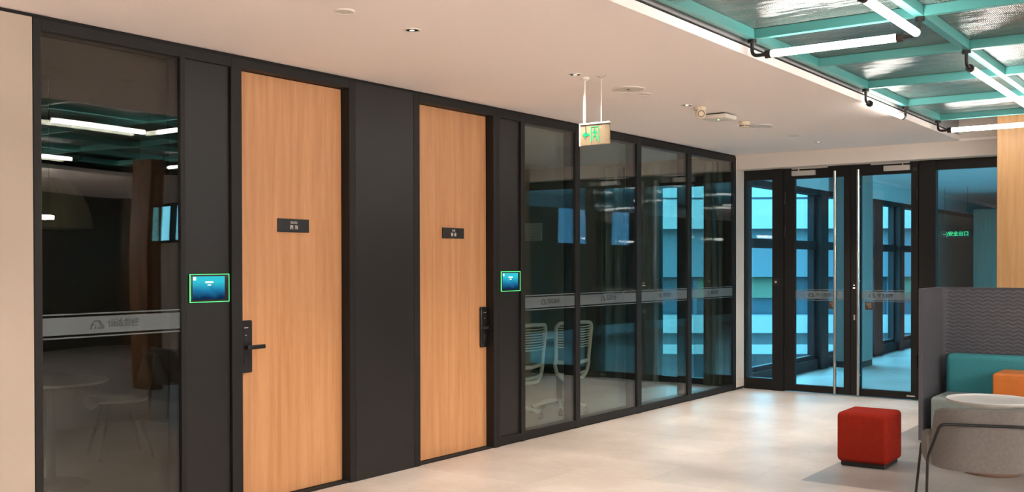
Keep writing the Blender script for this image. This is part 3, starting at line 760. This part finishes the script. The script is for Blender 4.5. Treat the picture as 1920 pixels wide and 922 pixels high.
vis = {(0, 3): 'largest ribbed sheet at the top edge of the photo beside the flat ceiling',
       (0, 4): 'ribbed sheet above the first cross tube lamp, beside the flat ceiling',
       (0, 5): 'ribbed sheet with a bright streak, left column, second bay past the first cross lamp',
       (0, 6): 'ribbed sheet above the short tube lamp at the grid edge',
       (0, 7): 'farthest ribbed sheet at the left corner, by the last tube lamp',
       (1, 4): 'ribbed sheet at the upper right corner of the photo',
       (1, 5): 'dark ribbed sheet at right with one glowing triangle reflection',
       (1, 6): 'ribbed sheet at the right edge, beyond the long slanting lamp bracket',
       (1, 7): 'farthest ribbed sheet at the right edge of the photo',
       (1, 3): 'ribbed sheet cut by the top right edge of the photo',
       (2, 7): 'ribbed sheet just inside the right edge beyond the second long beam'}
for i in range(len(GX)-1):
    for j in range(len(GY)-1):
        if i > 3 or j < 2: continue
        x0, x1, y0, y1 = GX[i]-.0+.003, GX[i+1]-.003, GY[j]+.003, GY[j+1]-.003
        o = MB().box(x0, x1, y0, y1, GR_Z+BH, GR_Z+BH+.012).build('polycarbonate_panel', 'poly', origin=((x0+x1)/2, (y0+y1)/2, GR_Z+BH))
        tag(o, vis.get((i, j), 'ribbed translucent ceiling sheet above the grid, outside the photo'), 'ceiling panel', 'ribbed sheets lying on the teal grid')

TZ = 2.868
def tube_lamp(p0, p1, label, arm0=True, arm1=True, flange0=True, flange1=True):
    """tube between two grid nodes p0,p1 (x,y); dark elbows go up to flanges under the beams"""
    a, b = Vector((*p0, TZ)), Vector((*p1, TZ)); d = (b-a).normalized(); L = (b-a).length
    t = empty('tube_lamp', ((a.x+b.x)/2, (a.y+b.y)/2, TZ), 0, label, 'tube lamp', 'tube lamps under the teal grid')
    o = Vector(t.location)
    s, e = a+d*.125-o, b-d*.125-o
    MB().cyl(s, e, .0225, n=20).build('lamp_tube', 'tube', t, smooth=True)
    for (q, dd, on) in ((a-o, d, arm0), (b-o, -d, arm1)):
        if not on: continue
        st = q+dd*.125
        MB().cyl(st-dd*.035, st+dd*.004, .0265, n=20).build('end_cap', 'bronze', t, smooth=True)
        up = GR_Z-TZ
        f = MB(); f.tube([st-dd*.03, q, q+Vector((0, 0, up-.006))], .0115, 12, rad=.04)
        f.cyl(q+Vector((0, 0, up-.022)), q+Vector((0, 0, up)), .028, n=20)
        f.build('elbow_bracket', 'blackm', t, smooth=True)
    return t
N = lambda i, j: (GX[i], GY[j])
tube_lamp(N(1, 3), (GX[1]+.0, GY[4]+.05), 'slanting tube lamp crossing the top edge at the right', arm1=False)
tube_lamp((GX[0], GY[4]), (GX[1], GY[4]), 'tube lamp nearest the flat ceiling corner, set across the view at upper right')
tube_lamp((GX[1], GY[5]), (GX[1], GY[7]+.22), 'long slanting tube lamp at the right edge, running to the back', arm1=False)
tube_lamp((GX[0], GY[6]), (GX[0], GY[7]), 'short-looking tube lamp along the edge of the flat ceiling')
tube_lamp((GX[0], GY[8]), (GX[1], GY[8]), 'farthest tube lamp, level and in front of the wooden column')
tube_lamp((GX[1]-.08, GY[7]+.12), (GX[2], GY[7]+.12), 'tube lamp at the right edge meeting the long slanting lamp', arm0=False)
for p, q in (((GX[2], GY[3]), (GX[3], GY[3])), ((GX[4], GY[4]), (GX[4], GY[5])), ((GX[3], GY[6]), (GX[4], GY[6])), ((GX[4], GY[2]), (GX[4], GY[3])),
             ((GX[2], GY[0]), (GX[3], GY[0])), ((GX[1], GY[1]), (GX[2], GY[1])), ((GX[4], GY[7]), (GX[5], GY[7])), ((GX[4], GY[1]), (GX[5], GY[1])), ((GX[2], GY[5]), (GX[2], GY[6]))):
    tube_lamp(p, q, 'added tube lamp under the teal grid, out of view')  # extra tubes out of view, added for lobby brightness

# added linear fill lamps, out of view, that lift the lobby brightness
def fill_bar(x, y, lab):
    t = empty('fill_pendant', (x, y, 2.25), 0, lab, 'pendant lamp', 'added unseen fill lamps around the viewpoint')
    MB().box(-.035, .035, -.9, .9, -.03, .03, bev=.01).build('diffuser', 'tube_fill', t)
    for sy in (-.9, .9): MB().box(-.037, .037, sy-.012, sy+.012, -.032, .032, bev=.004).build('end_cap', 'bronze', t)
    for sy in (-.6, .6): MB().cyl((0, sy, .03), (0, sy, H-2.25), .003, n=6).build('cable', 'steel', t)
for x, y in ((-.4, -.7), (4.2, 1.4), (1.6, -1.2), (4.4, -2.4), (3.3, 3.6), (4.2, 5.6), (3.4, 7.2)):
    fill_bar(x, y, 'added suspended fill lamp, out of view')
# ------------------------------------------------------------------ columns
o = MB().box(-2.20, -1.36, 11.42, YH-.002, 0, 3.44, bev=.002).build('wooden_column', 'wood2'); tag(o, 'tall oak-clad column at the right edge behind the booth', 'column')
o = MB().box(.62, 1.0, 7.75, 7.95, 0, H+.0, bev=.002).build('wooden_column', 'walnut'); tag(o, 'dark wood column beyond the right edge, seen only as a reflection in the first pane', 'column')

# ------------------------------------------------------------------ red stool
t = empty('red_stool', (-2.475, 8.129, 0), .005, 'red cube stool standing alone on the open floor', 'stool')
MB().box(-.192, .192, -.205, .205, .034, .415, bev=.036, seg=5).build('upholstery', 'red', t, smooth=True)
f = MB()
f.box(-.165, .165, -.175, .175, .004, .036, bev=.004); f.build('plinth', 'rubber', t)

# ------------------------------------------------------------------ booth: felt screen
SZ = 1.329; BX0 = -2.44; BY = 10.14
t = empty('felt_screen', (BX0, 9.4, 0), 0, 'high grey felt screen wrapped around the sofa', 'screen')
def scr(u0, u1, n):
    pass
R = .10
path = [(0, 0), (0, BY-9.4-R)]
for i in range(1, 9):
    a = PI-(PI/2)*i/8; path.append((R+R*math.cos(a), BY-9.4-R+R*math.sin(a)))
path.append((2.3, BY-9.4))
def ribbon(pts, th, z0, z1):
    P = [Vector(p) for p in pts]; A = []; B = []
    for i, p in enumerate(P):
        d = (P[min(i+1, len(P)-1)]-P[max(i-1, 0)]).normalized(); nn = Vector((d.y, -d.x)); A.append(p); B.append(p+nn*th)
    return [(q.x, q.y) for q in A]+[(q.x, q.y) for q in B[::-1]]
side = path[:4]; rest = path[3:]
MB().prism(ribbon(path[:6], .038, 0, SZ), .012, SZ, 'z').build('side_panel', 'felt', t)
MB().prism(ribbon(path[5:], .038, 0, SZ), .012, SZ, 'z').build('back_panel', 'felt_r', t, label='back panel with stitched zigzag ripples')
MB().prism(ribbon(path, .044, 0, SZ), SZ, SZ+.006, 'z').build('top_edge', 'felt', t)
for a in ((.005, .033, .05, .10), (1.5, 1.55, BY-9.4-.03, BY-9.4-.005)): MB().box(*a, 0, .012).build('foot', 'rubber', t)
# sofa
t = empty('sofa', (-2.33, 9.35, 0), 0, 'upholstered sofa with grey-green seat and teal back inside the felt screen', 'sofa')
MB().box(0, 2.1, 0, .52, .05, .405, bev=.035, seg=4).build('seat', 'sage_f', t, smooth=True, label='grey-green seat')
MB().box(.0, 2.1, .52, .735, .30, .738, bev=.045, seg=5).build('backrest', 'teal_f', t, smooth=True, label='teal backrest')
for x in (.08, 1.0, 2.0):
    for y in (.06, .45): MB().cyl((x, y, 0), (x, y, .055), .02, n=12).build('foot', 'rubber', t)
o = MB().box(-1.845, -1.25, 9.40, 9.84, .407, .632, bev=.022, seg=4).build('cushion_block', 'orange_f', smooth=True); tag(o, 'orange leather-look block standing on the sofa seat', 'armrest')

# ------------------------------------------------------------------ white pedestal table
t = empty('side_table', (-1.64, 8.32, 0), 0, 'round white tray-top table on a brown disc base', 'table')
MB().lathe([(.03, .485), (.16, .49), (.27, .512), (.308, .532), (.314, .545), (.308, .548), (.296, .538), (.28, .534), (0, .534)], n=64).build('tray_top', 'tabletop', t, smooth=True)
MB().lathe([(.024, .02), (.024, .488), (0, .488)], n=24).build('pedestal', 'tabletop', t, smooth=True)
MB().lathe([(.20, 0), (.205, .008), (.205, .018), (.19, .026), (0, .026)], n=48).build('base_disc', 'base_wood', t, smooth=True)

# ------------------------------------------------------------------ grey lounge chair seen from behind
t = empty('lounge_chair', (-1.40, 6.80, 0), math.radians(19), 'grey upholstered lounge chair with thin black legs, seen from behind at lower right', 'chair')
W = .31
def backfn(u, v):
    # shallow curved back, leaning backwards, wrapping forward at the sides
    a = (u-.5)*2
    wv = W*(.90+.10*(1-v))
    y = -.27-.055*(v)+.17*abs(a)**3.2*(.6+.4*(1-v))
    z = .330+.370*v-.030*abs(a)**8*v+.022*abs(a)**10*(1-v)
    return (a*wv, y, z), (0, 1, .15)
MB().grid(backfn, 36, 12, .045).build('backrest', 'grey_f', t, smooth=True)
rear = [(a_*W*.93, -.245+.17*abs(a_)**3.2+.012) for a_ in [-1+i/12 for i in range(25)]]
MB().prism([(W*.95, .22), (W*.90, .26), (-W*.90, .26), (-W*.95, .22)]+rear, .345, .415, 'z').build('seat', 'grey_f', t, smooth=True)
for sgn in (-1, 1):
    def armfn(u, v, sgn=sgn):
        x = sgn*(W*.975+.012*math.sin(PI*u)); y = -.16+.40*u; z = (.345+.05*u)+(.21-.14*u)*v
        return (x, y, z), (sgn, 0, 0)
    MB().grid(armfn, 12, 6, .032).build('side_wing', 'grey_f', t, smooth=True)
f = MB().tube([(-.335, -.30, 0), (-.325, -.275, .40), (-.262, -.345, .612), (.262, -.345, .612), (.325, -.275, .40), (.335, -.30, 0)], .0085, 10, rad=.035)
f.build('rear_frame', 'blackm', t, smooth=True, label='black bent tube: rear legs and back bar')
for sgn in (-1, 1):
    MB().tube([(sgn*.355, .27, 0), (sgn*.318, .235, .41), (sgn*.28, .20, .36)], .0085, 10, rad=.02).build('leg', 'blackm', t, smooth=True)
MB().tube([(-.325, -.275, .375), (-.30, .22, .35), (.30, .22, .35), (.325, -.275, .375)], .007, 8, rad=.03).build('under_rail', 'blackm', t, smooth=True)

# ------------------------------------------------------------------ meeting room furniture behind the glass
def task_chair(loc, rz, label):
    t = empty('task_chair', loc, rz, label, 'office chair', 'task chairs at the meeting table')
    # local: faces +y, back at -y
    def outline(k=1.0):
        return [(-.14, .0), (-.205*k, .06), (-.235*k, .17), (-.222*k, .20), (-.245*k, .57), (-.215*k, .615), (0, .625), (.215*k, .615), (.245*k, .57), (.222*k, .20), (.235*k, .17), (.205*k, .06), (.14, .0)]
    def bp(x, z): return (x, -.24-.06*(z/.62)+.9*x*x, .375+z*.93)
    f = MB()
    f.tube([bp(*p) for p in outline()]+[bp(-.14, 0)], .019, 10, rad=.04)
    f.tube([bp(-.225, .19), bp(0, .165), bp(.225, .19)], .02, 10, rad=.05)
    f.tube([bp(-.205, .06), (-.06, -.14, .40), (.06, -.14, .40), bp(.205, .06)], .018, 10, rad=.06)
    f.build('back_frame', 'chairw', t, smooth=True, label='pale grey back frame')
    m = MB()
    for i in range(9):
        z = .355+i*.028
        m.tube([bp(-.232, z), bp(-.1, z-.006), bp(.1, z-.006), bp(.232, z)], .0065, 6)
    m.build('back_strap', 'chairw', t, smooth=True)
    def mf(u, v):
        p = bp((u-.5)*.42, .21+v*.38); return (p[0], p[1]+.022, p[2]), (0, 1, 0)
    MB().grid(mf, 8, 6, .006).build('back_mesh', 'mesh', t, smooth=True)
    MB().box(-.24, .24, -.20, .24, .43, .49, bev=.028, seg=3).build('seat', 'mesh', t, smooth=True)
    MB().cyl((0, 0, .10), (0, 0, .43), .028, n=16).build('gas_column', 'blackm', t, smooth=True)
    for k in range(5):
        a = 2*PI*k/5+.3; c, s = math.cos(a), math.sin(a)
        MB().tube([(0, 0, .13), (c*.15, s*.15, .11), (c*.29, s*.29, .075)], .018, 8).build('base_arm', 'chairw', t, smooth=True)
        q = MB(); px, py = c*.29, s*.29
        q.cyl((px-s*.022, py+c*.022, .028), (px+s*.022, py-c*.022, .028), .028, n=16); q.cyl((px, py, .04), (px, py, .078), .008, n=8)
        q.build('castor', 'rubber', t, smooth=True)
    return t
c1 = task_chair((-6.12, 8.42, 0), PI/2-.14, 'task chair with pale frame, left of the two behind the first clear pane')
c2 = copy_tree(c1); c2.location = (-6.0, 9.10, 0); c2.rotation_euler = (0, 0, PI/2-.28); c2['label'] = 'task chair with pale frame, right of the two, partly behind the mullion'
t = empty('meeting_table', (-7.15, 9.3, 0), 0, 'pale-topped meeting table in front of the two task chairs', 'table')
MB().box(-.6, .6, -1.35, 1.35, .705, .735, bev=.008, seg=2).build('tabletop', 'chairw', t)
for sy in (-1, 1):
    MB().tube([(-.5, sy*1.15, 0), (-.42, sy*1.05, .69), (.42, sy*1.05, .69), (.5, sy*1.15, 0)], .022, 10, rad=.05).build('leg', 'blackm', t, smooth=True)
# front small room: pendant over round table, shell chair
t = empty('pendant_lamp', (-6.93, 4.0, H), 0, 'unlit ribbed dome pendant lamp hanging in the dark room at left', 'pendant lamp')
MB().lathe([(.055, 0), (.055, -.02), (.02, -.032), (0, -.032)], n=24).build('ceiling_rose', 'shade', t, smooth=True)
MB().cyl((0, 0, -.03), (0, 0, -.72), .004, n=8).build('cord', 'blackm', t)
pr_ = []
n_ = 96; dm = MB(); prev = None
for q in range(15):
    an = q/14*PI/2; r = .275*math.sin(an)+.004; z = -1.07+.36*math.cos(an)
    ring = []
    for k_ in range(n_):
        rr = r*(1+(.016 if k_ % 4 < 2 else 0)*min(1, q/3)); ring.append(dm.bm.verts.new((rr*math.cos(2*PI*k_/n_), rr*math.sin(2*PI*k_/n_), z)))
    if prev:
        for k_ in range(n_): dm.bm.faces.new((prev[k_], prev[(k_+1) % n_], ring[(k_+1) % n_], ring[k_]))
    else: dm.bm.faces.new(ring[::-1])
    prev = ring
dm.build('lamp_shade', 'shade', t)
t = empty('round_table', (-6.93, 4.0, 0), 0, 'round pale table under the dome pendant in the dark room', 'table')
MB().lathe([(.37, .722), (.385, .728), (.385, .742), (.37, .745), (0, .745)], n=48).build('tabletop', 'chairw', t, smooth=True)
MB().lathe([(.25, 0), (.25, .012), (.03, .03), (.025, .72), (0, .72)], n=32).build('pedestal', 'blackm', t, smooth=True)
t = empty('shell_chair', (-7.55, 4.95, 0), math.radians(-200), 'pale one-piece shell chair beside the round table in the dark room', 'chair')
def shell(u, v):
    a = (u-.5)*2; s_ = v
    prof = [(.24, .40), (.20, .445), (0, .435), (-.16, .44), (-.22, .50), (-.25, .65), (-.28, .82)]
    i = min(int(s_*6), 5); f_ = s_*6-i; p = [prof[i][k_]*(1-f_)+prof[i+1][k_]*f_ for k_ in (0, 1)]
    w_ = .23*(1-.25*max(0, s_-.6)/.4)
    return (a*w_, p[0]+.05*a*a*(s_ > .6), p[1]+.035*a*a*(s_ < .7)), (0, .4, 1) if s_ < .6 else (0, 1, .2)
MB().grid(shell, 10, 18, .012).build('shell', 'chairw', t, smooth=True, sub=1)
for sx_ in (-1, 1):
    for sy_ in (-1, 1):
        MB().tube([(sx_*.10, sy_*.10, .43), (sx_*.21, sy_*.21, 0)], .011, 8).build('leg', 'blackm', t, smooth=True)
